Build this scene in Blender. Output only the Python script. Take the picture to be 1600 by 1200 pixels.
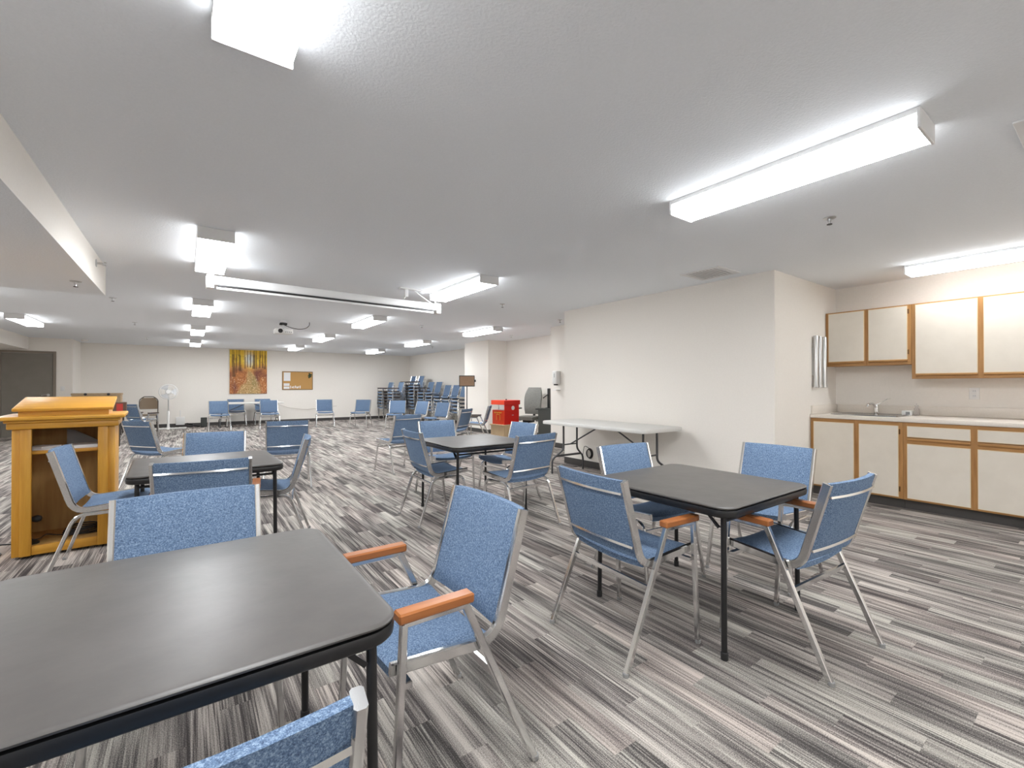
import bpy, bmesh, math, random
from mathutils import Vector, Matrix
for o in list(bpy.data.objects): bpy.data.objects.remove(o, do_unlink=True)
S = bpy.context.scene
COL = S.collection
R = math.radians
random.seed(7)

# ------------------------------------------------------------------ camera, world, exposure
cam = bpy.data.objects.new('camera', bpy.data.cameras.new('camera'))
COL.objects.link(cam)
cam.location = (0, 0, 1.224)
cam.rotation_euler = (R(90.305), 0, R(-35.868))
cam.data.sensor_width = 36.0
cam.data.lens = 36.0 * 702.4 / 1600.0
cam.data.clip_start = 0.03
S.camera = cam
S.view_settings.view_transform = 'Standard'
S.view_settings.look = 'None'
S.view_settings.gamma = 1.0
S.view_settings.use_curve_mapping = False
S.view_settings.exposure = 0.95
W = bpy.data.worlds.new('world'); S.world = W
W.use_nodes = True
W.node_tree.nodes['Background'].inputs[0].default_value = (0.9, 0.92, 1, 1)
W.node_tree.nodes['Background'].inputs[1].default_value = 0.3
LAMP = 21.5          # brightness of the fluorescent diffusers

CEIL = 2.43

# ------------------------------------------------------------------ materials
def mat(name, col, rough=0.6, metal=0.0, **k):
    m = bpy.data.materials.new(name); m.use_nodes = True
    b = m.node_tree.nodes['Principled BSDF']
    b.inputs['Base Color'].default_value = (*col, 1)
    b.inputs['Roughness'].default_value = rough
    b.inputs['Metallic'].default_value = metal
    for kk, v in k.items(): b.inputs[kk].default_value = v
    return m
def N(m, t, **k):
    n = m.node_tree.nodes.new(t)
    for a, v in k.items(): setattr(n, a, v)
    return n
def L(m, a, b): m.node_tree.links.new(a, b)
def bsdf(m): return m.node_tree.nodes['Principled BSDF']
def ramp(m, fac, stops):
    r = N(m, 'ShaderNodeValToRGB')
    e = r.color_ramp.elements
    while len(e) < len(stops): e.new(0.5)
    for i, (p, c) in enumerate(stops):
        e[i].position = p; e[i].color = (*c, 1)
    L(m, fac, r.inputs[0]); return r.outputs[0]
def coords(m, kind='Object', scale=(1, 1, 1)):
    t = N(m, 'ShaderNodeTexCoord'); mp = N(m, 'ShaderNodeMapping')
    mp.inputs['Scale'].default_value = scale
    L(m, t.outputs[kind], mp.inputs[0]); return mp.outputs[0]
def noise(m, vec, scale, detail=3, rough=0.55):
    n = N(m, 'ShaderNodeTexNoise'); n.inputs['Scale'].default_value = scale
    n.inputs['Detail'].default_value = detail; n.inputs['Roughness'].default_value = rough
    L(m, vec, n.inputs['Vector']); return n.outputs[0]
def bump(m, h, strength, dist=0.01):
    b = N(m, 'ShaderNodeBump'); b.inputs['Strength'].default_value = strength
    b.inputs['Distance'].default_value = dist
    L(m, h, b.inputs['Height']); L(m, b.outputs[0], bsdf(m).inputs['Normal'])
def mottled(name, a, b, scale, rough, stops=(0.35, 0.65), bmp=0.0, stretch=(1, 1, 1), dist=0.002, metal=0):
    m = mat(name, a, rough, metal)
    v = coords(m, 'Object', stretch); n = noise(m, v, scale, 4)
    L(m, ramp(m, n, [(stops[0], a), (stops[1], b)]), bsdf(m).inputs['Base Color'])
    if bmp: bump(m, n, bmp, dist)
    return m
def woodmat(name, a, b, axis, rough=0.4, scale=14):
    st = [1, 1, 1]; st[axis] = 0.08
    m = mat(name, a, rough)
    v = coords(m, 'Object', [s * scale for s in st]); n = noise(m, v, 2.2, 5, 0.6)
    L(m, ramp(m, n, [(0.3, a), (0.7, b)]), bsdf(m).inputs['Base Color'])
    bump(m, n, 0.08, 0.002)
    return m

WALL = mottled('wall_paint', (0.87, 0.828, 0.77), (0.89, 0.848, 0.79), 60, 0.85, bmp=0.06)
CEILM = mottled('ceiling_paint', (0.88, 0.91, 0.945), (0.90, 0.93, 0.965), 90, 0.95, bmp=0.5, dist=0.004)
BASEB = mat('vinyl_base', (0.06, 0.055, 0.052), 0.6)
CHROME = mat('chrome', (0.72, 0.72, 0.72), 0.16, 1.0)
STEEL = mat('brushed_steel', (0.62, 0.62, 0.62), 0.3, 1.0)
BLACKM = mat('black_metal', (0.012, 0.012, 0.013), 0.38)
BLACKP = mat('black_plastic', (0.02, 0.02, 0.021), 0.5)
GREYP = mat('grey_plastic', (0.28, 0.28, 0.28), 0.5)
WHITEM = mat('white_enamel', (0.80, 0.80, 0.80), 0.4)
WHITEP = mat('white_plastic', (0.82, 0.81, 0.79), 0.45)
GREYM = mat('grey_steel', (0.09, 0.09, 0.095), 0.4, 0.3)
PAPER = mat('paper', (0.80, 0.80, 0.80), 0.8)
ARMW = woodmat('armrest_wood', (0.30, 0.095, 0.025), (0.46, 0.17, 0.05), 1, 0.35)
LWOOD = {i: woodmat('lectern_wood%d' % i, (0.55, 0.25, 0.022), (0.70, 0.36, 0.045), i, 0.36) for i in (0, 1, 2)}
LPLY = mottled('lectern_ply', (0.48, 0.28, 0.09), (0.58, 0.36, 0.13), 30, 0.6, stretch=(1, 1, 0.1))
OAK = {i: woodmat('oak%d' % i, (0.36, 0.17, 0.05), (0.52, 0.28, 0.10), i, 0.42, 20) for i in (1, 2)}
CREAM = mottled('cream_laminate', (0.76, 0.70, 0.61), (0.79, 0.73, 0.64), 8, 0.45)
CREAME = mat('cream_edge', (0.85, 0.68, 0.44), 0.5)
COUNTER = mottled('counter_laminate', (0.80, 0.74, 0.66), (0.84, 0.78, 0.71), 90, 0.3)
VINYL = mottled('table_vinyl', (0.085, 0.078, 0.073), (0.10, 0.092, 0.086), 9, 0.40, bmp=0.3, dist=0.004)
TOPP = mottled('folding_table_plastic', (0.66, 0.65, 0.62), (0.70, 0.69, 0.66), 120, 0.5, bmp=0.05)
TAUPE = mottled('door_paint', (0.20, 0.18, 0.15), (0.215, 0.195, 0.165), 5, 0.5)
TAUPEF = mat('door_frame_paint', (0.24, 0.20, 0.16), 0.5)
RED = mat('red_enamel', (0.72, 0.02, 0.012), 0.35)
REDO = mat('red_front', (0.83, 0.07, 0.022), 0.35)
YEL = mat('yellow_print', (0.85, 0.55, 0.08), 0.5)
PINE = woodmat('pale_pine', (0.62, 0.45, 0.26), (0.72, 0.55, 0.34), 2, 0.6)
CORK = mottled('cork', (0.46, 0.25, 0.08), (0.60, 0.35, 0.13), 160, 0.9)
CORKB = mottled('brown_cork', (0.26, 0.16, 0.10), (0.36, 0.235, 0.15), 120, 0.9)
LEATH = mottled('grey_upholstery', (0.17, 0.17, 0.155), (0.20, 0.20, 0.18), 30, 0.45)
DGREY = mat('dark_grey_cabinet', (0.05, 0.055, 0.05), 0.6)
CARD = mottled('cardboard', (0.40, 0.29, 0.18), (0.46, 0.34, 0.22), 20, 0.9)
TANV = mat('tan_vinyl', (0.16, 0.11, 0.065), 0.45)
BRNM = mat('brown_metal', (0.035, 0.025, 0.02), 0.4)
CLEAR = mat('clear_acrylic', (0.9, 0.9, 0.92), 0.05, **{'Transmission Weight': 0.9, 'IOR': 1.2})

def fabric():
    m = mat('blue_fabric', (0.1, 0.2, 0.4), 0.95)
    v = coords(m, 'Object')
    n1 = noise(m, v, 480, 2, 0.75); n2 = noise(m, v, 170, 3, 0.75)
    mx = N(m, 'ShaderNodeMath', operation='ADD'); mx.use_clamp = True
    s1 = N(m, 'ShaderNodeMath', operation='MULTIPLY'); s1.inputs[1].default_value = 0.5
    s2 = N(m, 'ShaderNodeMath', operation='MULTIPLY'); s2.inputs[1].default_value = 0.5
    L(m, n1, s1.inputs[0]); L(m, n2, s2.inputs[0]); L(m, s1.outputs[0], mx.inputs[0]); L(m, s2.outputs[0], mx.inputs[1])
    c = ramp(m, mx.outputs[0], [(0.36, (0.038, 0.068, 0.13)), (0.5, (0.118, 0.188, 0.305)), (0.64, (0.32, 0.42, 0.56))])
    L(m, c, bsdf(m).inputs['Base Color'])
    bump(m, n1, 0.25, 0.003)
    return m
FAB = fabric()

def lampmat(k=1.0):
    m = bpy.data.materials.new('lit_diffuser'); m.use_nodes = True
    nt = m.node_tree; nt.nodes.clear()
    e = nt.nodes.new('ShaderNodeEmission'); o = nt.nodes.new('ShaderNodeOutputMaterial')
    e.inputs[0].default_value = (0.965, 0.985, 1.0, 1); e.inputs[1].default_value = LAMP * k
    nt.links.new(e.outputs[0], o.inputs[0]); return m
LIT, LITS = lampmat(), lampmat(0.22)

PW, PL, PK = 0.105, 0.56, 0.381          # carpet plank width, length, row stagger
def carpet():
    m = mat('carpet', (0.2, 0.19, 0.18), 1.0)
    g = N(m, 'ShaderNodeNewGeometry'); sp = N(m, 'ShaderNodeSeparateXYZ'); L(m, g.outputs['Position'], sp.inputs[0])
    def M(op, a, b=None):
        n = N(m, 'ShaderNodeMath', operation=op)
        for i, q in enumerate((a, b)):
            if q is None: continue
            if isinstance(q, (int, float)): n.inputs[i].default_value = q
            else: L(m, q, n.inputs[i])
        return n.outputs[0]
    X, Y = sp.outputs[0], sp.outputs[1]
    row = M('FLOOR', M('DIVIDE', X, PW))
    off = M('MULTIPLY', M('FRACT', M('MULTIPLY', row, PK)), PL)
    col = M('FLOOR', M('DIVIDE', M('ADD', Y, off), PL))
    cb = N(m, 'ShaderNodeCombineXYZ'); L(m, row, cb.inputs[0]); L(m, col, cb.inputs[1])
    wn = N(m, 'ShaderNodeTexWhiteNoise'); L(m, cb.outputs[0], wn.inputs['Vector'])
    tone = wn.outputs['Value']
    sc = N(m, 'ShaderNodeSeparateColor'); L(m, wn.outputs['Color'], sc.inputs[0])
    # fine tufted lines running along the planks, different in each plank
    cl = N(m, 'ShaderNodeCombineXYZ')
    L(m, M('MULTIPLY', X, 150.0), cl.inputs[0]); L(m, M('MULTIPLY', Y, 2.2), cl.inputs[1]); L(m, M('MULTIPLY', tone, 37.0), cl.inputs[2])
    lines = noise(m, cl.outputs[0], 1.0, 2, 0.6)
    ca = N(m, 'ShaderNodeCombineXYZ')
    L(m, M('MULTIPLY', X, 26.0), ca.inputs[0]); L(m, M('MULTIPLY', Y, 1.5), ca.inputs[1]); L(m, M('MULTIPLY', sc.outputs[0], 3.0), ca.inputs[2])
    broad = noise(m, ca.outputs[0], 1.0, 2, 0.5)
    tuft = noise(m, g.outputs['Position'], 260, 2, 0.8)
    amp = M('ADD', M('MULTIPLY', sc.outputs[1], 0.9), 0.6)
    ln = M('MULTIPLY', M('SUBTRACT', lines, 0.5), amp)
    t = M('ADD', M('MULTIPLY', tone, 0.24), M('ADD', ln, M('ADD', M('MULTIPLY', broad, 1.05), M('MULTIPLY', tuft, 1.1))))
    t = M('ADD', M('MULTIPLY', M('SUBTRACT', t, 1.21), 1.28), 0.465)
    c = ramp(m, t, [(0.10, (0.055, 0.047, 0.046)), (0.36, (0.20, 0.178, 0.168)), (0.58, (0.40, 0.36, 0.325)), (0.88, (0.64, 0.59, 0.54))])
    hs = N(m, 'ShaderNodeMix', data_type='RGBA', blend_type='MULTIPLY'); hs.inputs[0].default_value = 1.0
    L(m, c, hs.inputs[6])
    L(m, ramp(m, sc.outputs[2], [(0.0, (1.0, 0.955, 0.95)), (0.5, (1, 1, 1)), (1.0, (0.965, 1.0, 0.985))]), hs.inputs[7])
    c = hs.outputs[2]
    L(m, c, bsdf(m).inputs['Base Color'])
    bump(m, M('ADD', lines, tuft), 0.35, 0.004)
    return m
CARPET = carpet()

# ------------------------------------------------------------------ mesh helpers
def fillet(pts, rad, n=5):
    pts = [Vector(p) for p in pts]; out = [pts[0]]
    for i in range(1, len(pts) - 1):
        a, b, c = pts[i - 1], pts[i], pts[i + 1]
        r = rad[i - 1] if isinstance(rad, (list, tuple)) else rad
        u = (a - b).normalized(); v = (c - b).normalized()
        r = min(r, (a - b).length * 0.49, (c - b).length * 0.49)
        p0, p1 = b + u * r, b + v * r
        for k in range(n + 1):
            t = k / n
            out.append(p0 * (1 - t) ** 2 + b * 2 * t * (1 - t) + p1 * t * t)
    out.append(pts[-1]); return out

class MB:
    def __init__(s): s.bm = bmesh.new()
    def box(s, x0, x1, y0, y1, z0, z1, bev=0.0, seg=2, rot=None, piv=None):
        r = bmesh.ops.create_cube(s.bm, size=1.0)
        vs = r['verts']
        for v in vs:
            v.co = Vector(((x0 + x1) / 2 + v.co.x * (x1 - x0), (y0 + y1) / 2 + v.co.y * (y1 - y0), (z0 + z1) / 2 + v.co.z * (z1 - z0)))
        if bev:
            es = list({e for v in vs for e in v.link_edges})
            g = bmesh.ops.bevel(s.bm, geom=es, offset=bev, segments=seg, profile=0.5, affect='EDGES')
            vs = list({v for f in g['faces'] for v in f.verts} | {v for v in vs if v.is_valid})
        if rot is not None:
            bmesh.ops.rotate(s.bm, verts=vs, cent=piv or ((x0 + x1) / 2, (y0 + y1) / 2, (z0 + z1) / 2), matrix=rot)
        return s
    def sweep(s, path, prof, side=None, cap=True):
        """prof: list of (a,b): a along side, b along normal"""
        path = [Vector(p) for p in path]; rings = []
        up = Vector(side) if side else None
        prev = None
        for i, p in enumerate(path):
            t = Vector()
            if i > 0: t += (p - path[i - 1]).normalized()
            if i < len(path) - 1: t += (path[i + 1] - p).normalized()
            t.normalize()
            if up is not None: sd = (up - t * up.dot(t)).normalized()
            elif prev is None:
                ref = Vector((0, 0, 1)) if abs(t.z) < 0.9 else Vector((1, 0, 0))
                sd = t.cross(ref).normalized()
            else: sd = (prev - t * prev.dot(t)).normalized()
            prev = sd; nm = sd.cross(t).normalized()
            k = 1.0
            if 0 < i < len(path) - 1:
                c = (path[i + 1] - p).normalized().dot(t)
                k = 1 / max(c, 0.5)
            rings.append([s.bm.verts.new(p + sd * a + nm * b * (k if up is not None else 1)) for a, b in prof])
        n = len(prof)
        for a, b in zip(rings, rings[1:]):
            for j in range(n): s.bm.faces.new((a[j], a[(j + 1) % n], b[(j + 1) % n], b[j]))
        if cap:
            s.bm.faces.new(rings[0][::-1]); s.bm.faces.new(rings[-1])
        return s
    def rect(s, path, w, d, side=(1, 0, 0), c=0.0):
        w /= 2; d /= 2
        if c: pr = [(-w, -d + c), (-w + c, -d), (w - c, -d), (w, -d + c), (w, d - c), (w - c, d), (-w + c, d), (-w, d - c)]
        else: pr = [(-w, -d), (w, -d), (w, d), (-w, d)]
        return s.sweep(path, pr, side)
    def tube(s, path, r, n=8, closed=False):
        if closed:
            path = list(path) + [path[0]]
        return s.sweep(path, [(r * math.cos(2 * math.pi * k / n), r * math.sin(2 * math.pi * k / n)) for k in range(n)], cap=not closed)
    def lathe(s, prof, n=16, cx=0, cy=0, cz=0, axis='z'):
        rings = []
        for r, z in prof:
            ring = []
            for k in range(n):
                a = 2 * math.pi * k / n; x, y = r * math.cos(a), r * math.sin(a)
                if axis == 'z': p = (cx + x, cy + y, cz + z)
                elif axis == 'y': p = (cx + x, cy + z, cz + y)
                else: p = (cx + z, cy + x, cz + y)
                ring.append(s.bm.verts.new(p))
            rings.append(ring)
        for a, b in zip(rings, rings[1:]):
            for j in range(n): s.bm.faces.new((a[j], a[(j + 1) % n], b[(j + 1) % n], b[j]))
        if prof[0][0] > 1e-6: s.bm.faces.new(rings[0][::-1])
        if prof[-1][0] > 1e-6: s.bm.faces.new(rings[-1])
        return s
    def prism(s, poly, z0, z1, axis='z'):
        f = {'z': lambda a, b, h: (a, b, h), 'x': lambda a, b, h: (h, a, b), 'y': lambda a, b, h: (a, h, b)}[axis]
        A = [s.bm.verts.new(f(a, b, z0)) for a, b in poly]; B = [s.bm.verts.new(f(a, b, z1)) for a, b in poly]
        n = len(poly)
        s.bm.faces.new(A[::-1]); s.bm.faces.new(B)
        for j in range(n): s.bm.faces.new((A[j], A[(j + 1) % n], B[(j + 1) % n], B[j]))
        return s
    def shell(s, fn, nu, nv):
        """closed padded sheet: fn(u,v,side) side=0 front 1 back; edges joined"""
        F = [[s.bm.verts.new(fn(i / nu, j / nv, 0)) for j in range(nv + 1)] for i in range(nu + 1)]
        B = [[s.bm.verts.new(fn(i / nu, j / nv, 1)) for j in range(nv + 1)] for i in range(nu + 1)]
        for i in range(nu):
            for j in range(nv):
                s.bm.faces.new((F[i][j], F[i + 1][j], F[i + 1][j + 1], F[i][j + 1]))
                s.bm.faces.new((B[i][j], B[i][j + 1], B[i + 1][j + 1], B[i + 1][j]))
        for i in range(nu):
            s.bm.faces.new((F[i][0], B[i][0], B[i + 1][0], F[i + 1][0]))
            s.bm.faces.new((F[i][nv], F[i + 1][nv], B[i + 1][nv], B[i][nv]))
        for j in range(nv):
            s.bm.faces.new((F[0][j], F[0][j + 1], B[0][j + 1], B[0][j]))
            s.bm.faces.new((F[nu][j], B[nu][j], B[nu][j + 1], F[nu][j + 1]))
        return s
    def mesh(s, name, m, smooth=None):
        bmesh.ops.recalc_face_normals(s.bm, faces=s.bm.faces)
        me = bpy.data.meshes.new(name); s.bm.to_mesh(me); s.bm.free()
        for q in (m if isinstance(m, (list, tuple)) else [m]): me.materials.append(q)
        if smooth is not None:
            me.polygons.foreach_set('use_smooth', [True] * len(me.polygons))
            me.set_sharp_from_angle(angle=R(smooth))
        return me
def link(name, data, parent=None, loc=None, rz=0.0):
    o = bpy.data.objects.new(name, data); COL.objects.link(o)
    if loc is not None: o.location = loc
    if rz: o.rotation_euler = (0, 0, rz)
    if parent is not None: o.parent = parent
    return o
def tag(o, label, cat, group=None):
    o['label'] = label; o['category'] = cat
    if group: o['group'] = group
    return o
def thing(name, label, cat, loc=(0, 0, 0), rz=0.0, group=None):
    return tag(link(name, None, None, loc, rz), label, cat, group)
def part(name, mb, m, parent, smooth=None, label=None):
    o = link(name, mb.mesh(name, m, smooth), parent)
    if label: o['label'] = label
    return o
def single(name, mb, m, label, cat, loc=(0, 0, 0), rz=0.0, smooth=None, group=None):
    return tag(link(name, mb.mesh(name, m, smooth), None, loc, rz), label, cat, group)
def struct(name, mb, m, smooth=None, parent=None):
    o = link(name, mb.mesh(name, m, smooth), parent)
    if parent is None: o['kind'] = 'structure'
    return o
def spawn(tmpl, name, label, cat, loc, rz=0.0, group=None):
    """tmpl: list of (part name, mesh, parent index or None)"""
    t = thing(name, label, cat, loc, rz, group); made = []
    for nm, me, pi in tmpl:
        made.append(link(nm, me, t if pi is None else made[pi]))
    return t

# ------------------------------------------------------------------ room shell
XB, YB0, YB1 = 4.918, 2.172, 5.36          # boxed-out wall beside the kitchen
XK, XR, XP, XA, X2 = 6.54, 7.20, 6.345, 6.93, 6.0
YF, YD, XD = 16.94, 15.88, -2.366
XL, YBK = -4.4, -3.4
fl = struct('floor', MB().box(XL - .15, XR + .15, YBK - .15, YF + .15, -0.12, -0.006), BASEB)
# carpet planks: nearest as parts, the rest as one stuff part
plank = MB().box(0, PW - 0.0006, 0, PL - 0.0006, -0.006, 0).mesh('carpet_plank', CARPET)
cells = []
r0, r1 = int(math.floor(XL / PW)), int(math.ceil(XR / PW))
for r in range(r0, r1):
    off = (r * PK) % 1.0 * PL
    c0, c1 = int(math.floor((YBK + off) / PL)), int(math.ceil((YF + off) / PL))
    for c in range(c0, c1):
        cells.append((r * PW, c * PL - off))
fx, fy = math.sin(R(35.868)), math.cos(R(35.868))
def vis(c):
    x, y = c[0] + PW / 2, c[1] + PL / 2
    d = fx * x + fy * y; l = fy * x - fx * y
    if d < 1.2 or abs(l) > d * 1.2: return 1e9
    return d
cells.sort(key=vis)
for c in cells[:300]: link('carpet_plank', plank, fl, (c[0], c[1], 0))
bmr = MB()
for x, y in cells[300:]:
    a = [bmr.bm.verts.new(p) for p in ((x, y, 0), (x + PW, y, 0), (x + PW, y + PL, 0), (x, y + PL, 0))]
    bmr.bm.faces.new(a)
o = part('carpet_planks', bmr, CARPET, fl); o['kind'] = 'stuff'

struct('ceiling', MB().box(XL - .15, XR + .15, YBK - .15, YF + .15, CEIL, CEIL + .12), CEILM)
struct('wall_back', MB().box(XD, XR, YF, YF + .12, 0, CEIL), WALL)
struct('wall_right', MB().box(XR, XR + .12, 11.05, YF + .12, 0, CEIL), WALL)
struct('wall_right_pillar', MB().box(XP, XR + .12, 9.83, 11.05, 0, CEIL), WALL)
struct('wall_alcove', MB().box(XA, XR + .12, 6.95, 9.83, 0, CEIL), WALL)
struct('wall_alcove_pier', MB().box(X2, XR + .12, YB1, 6.95, 0, CEIL), WALL)
struct('wall_center', MB().box(XB, XR + .12, YB0, YB1, 0, CEIL), WALL)
struct('wall_kitchen', MB().box(XK, XR + .12, YBK - .12, YB0, 0, CEIL), WALL)
struct('wall_front', MB().box(XL - .12, XK, YBK - .12, YBK, 0, CEIL), WALL)
struct('wall_left', MB().box(XL - .12, XL, YBK, YF + .12, 0, CEIL), WALL)
struct('wall_door', MB().box(XL, XD, YD, YF + .12, 0, CEIL), WALL)
so = struct('ceiling_soffit', MB().box(XL, -0.671, YBK, 6.10, 2.142, CEIL), [WALL, CEILM])
for f in so.data.polygons: f.material_index = 1 if f.normal.z < -.5 else 0
struct('ceiling_soffit_door', MB().box(XL, -3.15, 10.5, YD, 2.13, CEIL), WALL)
BH = 0.10
def base(nm, x0, x1, y0, y1): struct('baseboard_' + nm, MB().box(x0, x1, y0, y1, 0, BH, 0.002, 1), BASEB)
base('back', XD, XR, YF - .008, YF); base('right', XR - .008, XR, 11.05, YF - .008)
base('pillar', XP - .008, XP, 9.83, 11.05); base('pillar_side', XP, XA, 9.822, 9.83)
base('alcove', XA - .008, XA, 6.95, 9.822)
base('pier', X2 - .008, X2, YB1, 6.95); base('center', XB - .008, XB, YB0, YB1)
base('door_wall', -2.67, XD + .008, YD - .008, YD); base('door_side', XD, XD + .008, YD, YF - .008)
base('left', XL, XL + .008, YBK, YD - .008)

# door
d = link('door_1', None, None, (0, 0, 0)); d['kind'] = 'structure'
dx0, dx1, dz = -3.66, -2.665, 2.10
fr = MB()
fr.box(dx1 - .055, dx1, YD - .03, YD - .001, 0, dz, .003, 1); fr.box(dx0, dx0 + .055, YD - .03, YD - .001, 0, dz, .003, 1)
fr.box(dx0 + .055, dx1 - .055, YD - .03, YD - .001, dz - .055, dz, .003, 1)
part('door_frame', fr, TAUPEF, d)
dl = part('door_leaf', MB().box(dx0 + .06, dx1 - .06, YD - .018, YD - .002, .008, dz - .06, .002, 1), TAUPE, d)
hd = MB(); hx, hz = dx1 - .13, 1.01
hd.lathe([(.03, 0), (.03, .012), (.012, .014), (.012, .05)], 14, hx, YD - .018 - .062, hz, 'y')
hd.tube([(hx, YD - .075, hz), (hx - .06, YD - .08, hz - .002), (hx - .12, YD - .075, hz - .012)], .011, 8)
part('door_handle', hd, STEEL, dl, 40, 'steel lever handle')

# ------------------------------------------------------------------ ceiling lights
def light_template():
    w, ln, hh = .235, 1.24, .092
    T = []
    T.append(('housing', MB().box(-w / 2, w / 2, .012, ln - .012, -.024, 0).mesh('housing', WHITEM), None))
    p = [(-w / 2 + .002, -.024), (-w / 2 + .002, -.080), (-w / 2 + .012, -.088), (w / 2 - .012, -.088), (w / 2 - .002, -.080), (w / 2 - .002, -.024)]
    dm = MB().prism(p, .014, ln - .014, 'y').mesh('diffuser', [LIT, LITS])
    for f in dm.polygons: f.material_index = 1 if abs(f.normal.x) > .8 else 0
    T.append(('diffuser', dm, None))
    for y in (0, ln - .014):
        T.append(('end_cap', MB().box(-w / 2 - .003, w / 2 + .003, y, y + .014, -hh, 0, .003, 1).mesh('end_cap', WHITEM), None))
    return T
LT = light_template()
LITK, LITKS = lampmat(0.3), lampmat(0.07)
LTK = [(n, (lambda me: (me.materials.clear(), me.materials.append(LITK), me.materials.append(LITKS), me)[-1])(m.copy()) if n == 'diffuser' else m, p) for n, m, p in LT]
rows = [(-2.9, ''), (.53, ''), (4.10, ''), (7.52, ''), (10.82, ''), (14.2, '')]
ordn = ['first', 'second', 'third', 'fourth', 'fifth', 'sixth']
gl = 'wraparound fluorescent ceiling lights'
for k, (y, _) in enumerate(rows):
    if k == 1: y2 = .50
    else: y2 = y
    lab = {0: 'ceiling light behind the camera in line with the lectern row', 1: 'white ceiling light cut off by the top edge of the picture',
           2: 'large ceiling light end-on just before the left end of the projection screen', 3: 'ceiling light just beyond the left end of the projection screen',
           4: 'ceiling light second beyond the left end of the projection screen', 5: 'small far ceiling light left of the forest picture, last of its row'}[k]
    spawn(LT, 'ceiling_light', lab, 'ceiling light', (.18, y2, CEIL), 0, gl)
    lab = {0: 'ceiling light behind the camera in the middle row', 1: 'nearest and longest lit ceiling light, above the right card table',
           2: 'ceiling light beside the right end of the projection screen', 3: 'ceiling light in the middle row right of the projector',
           4: 'second ceiling light past the projection screen in the middle row', 5: 'small far ceiling light above the cork board, last of the middle row'}[k]
    spawn(LT, 'ceiling_light', lab, 'ceiling light', (2.665, y, CEIL), 0, gl)
    if k >= 3:
        lab = {3: 'ceiling light in front of the right-hand pillar', 4: 'ceiling light above the stacked chairs', 5: 'small far ceiling light near the far right corner'}[k]
        spawn(LT, 'ceiling_light', lab, 'ceiling light', (5.09, y, CEIL), 0, gl)
spawn(LTK, 'ceiling_light', 'ceiling light over the kitchen counter at the right edge', 'ceiling light', (5.915, .10, CEIL), 0, gl)
spawn(LT, 'ceiling_light', 'ceiling light above the door at the left edge', 'ceiling light', (-2.31, 10.80, CEIL), 0, gl)
for x, y, z, lab in ((-2.31, 7.45, CEIL, 'ceiling light left of the soffit end, outside the left edge'), (-2.6, 3.0, 2.142, 'ceiling light under the soffit beside the lectern, outside the left edge'), (-2.6, -.6, 2.142, 'ceiling light under the soffit beside the camera'), (5.915, -2.9, CEIL, 'ceiling light over the kitchen end behind the camera')):
    spawn(LT, 'ceiling_light', lab, 'ceiling light', (x, y, z), 0, gl)

# sprinklers, detector, vents
def sprinkler_template(h=0.0):
    a = MB().lathe([(.040, 0), (.040, -.005), (.022, -.010)], 16).mesh('escutcheon', STEEL, 40)
    b = MB().lathe([(.012, -.010), (.012, -.026), (.007, -.028), (.007, -.046)], 10).mesh('body', STEEL, 40)
    c = MB().lathe([(.003, -.044), (.017, -.046), (.017, -.050), (.003, -.053)], 14).mesh('deflector', GREYM, 40)
    return [('escutcheon', a, None), ('body', b, None), ('deflector', c, None)]
SPT = sprinkler_template()
for (x, y, z, lab) in [(3.72, 1.27, CEIL, 'sprinkler head between the near light and the kitchen light'), (3.74, 5.41, CEIL, 'sprinkler head right of the light by the screen end'),
        (5.47, 6.08, CEIL, 'sprinkler head beside the boxed-out wall corner'), (-.79, 5.41, 2.142, 'sprinkler head under the lowered soffit'),
        (-.82, 8.12, CEIL, 'sprinkler head just past the soffit corner'), (3.74, 8.2, CEIL, 'sprinkler head left of the light before the pillar'),
        (6.2, 8.6, CEIL, 'sprinkler head above the grey office chair alcove'), (-.8, 11.0, CEIL, 'sprinkler head left of the third end-on light'), (-.8, 14.2, CEIL, 'sprinkler head farthest left before the back wall'),
        (6.0, 12.4, CEIL, 'sprinkler head above the stacked chairs')]:
    spawn(SPT, 'sprinkler', lab, 'sprinkler', (x, y, z), 0, 'ceiling sprinkler heads')
s = MB().lathe([(.034, 0), (.034, .004), (.010, .008), (.010, .05)], 14, -.671, 5.50, 2.341, 'x')
s.box(-.628, -.60, 5.485, 5.515, 2.325, 2.332); s.box(-.618, -.60, 5.48, 5.52, 2.352, 2.358)
single('sidewall_sprinkler', s, STEEL, 'sidewall sprinkler on the vertical face of the soffit', 'sprinkler', smooth=40)
s = thing('smoke_detector', 'white smoke detector on the ceiling near the far left corner', 'smoke detector', (-2.15, 15.9, CEIL))
part('detector_base', MB().lathe([(.075, 0), (.075, -.012)], 20), WHITEP, s, 40)
part('detector_cover', MB().lathe([(.07, -.012), (.06, -.04), (.03, -.046), (0.0001, -.046)], 20), WHITEP, s, 40)
def vent(x, y, w, label):
    v = thing('ceiling_vent', label, 'vent', (x, y, CEIL), 0, 'ceiling vents')
    f = MB(); e = w / 2; t = .045
    f.box(-e, e, -e, -e + t, -.010, 0, .003, 1); f.box(-e, e, e - t, e, -.010, 0, .003, 1)
    f.box(-e, -e + t, -e + t, e - t, -.010, 0, .003, 1); f.box(e - t, e, -e + t, e - t, -.010, 0, .003, 1)
    part('vent_frame', f, WHITEM, v)
    part('vent_backing', MB().box(-e + t, e - t, -e + t, e - t, -.0015, 0), mat('vent_grey', (.55, .55, .55), .7), v)
    n = 9
    for i in range(n):
        yy = -e + t + (i + .5) * (w - 2 * t) / n
        part('slat', MB().box(-e + t, e - t, yy - .016, yy + .016, -.0075, -.005, rot=Matrix.Rotation(R(9), 3, 'X')), WHITEM, v)
vent(4.51, 2.64, .44, 'square white ceiling vent above the boxed-out wall')
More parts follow.
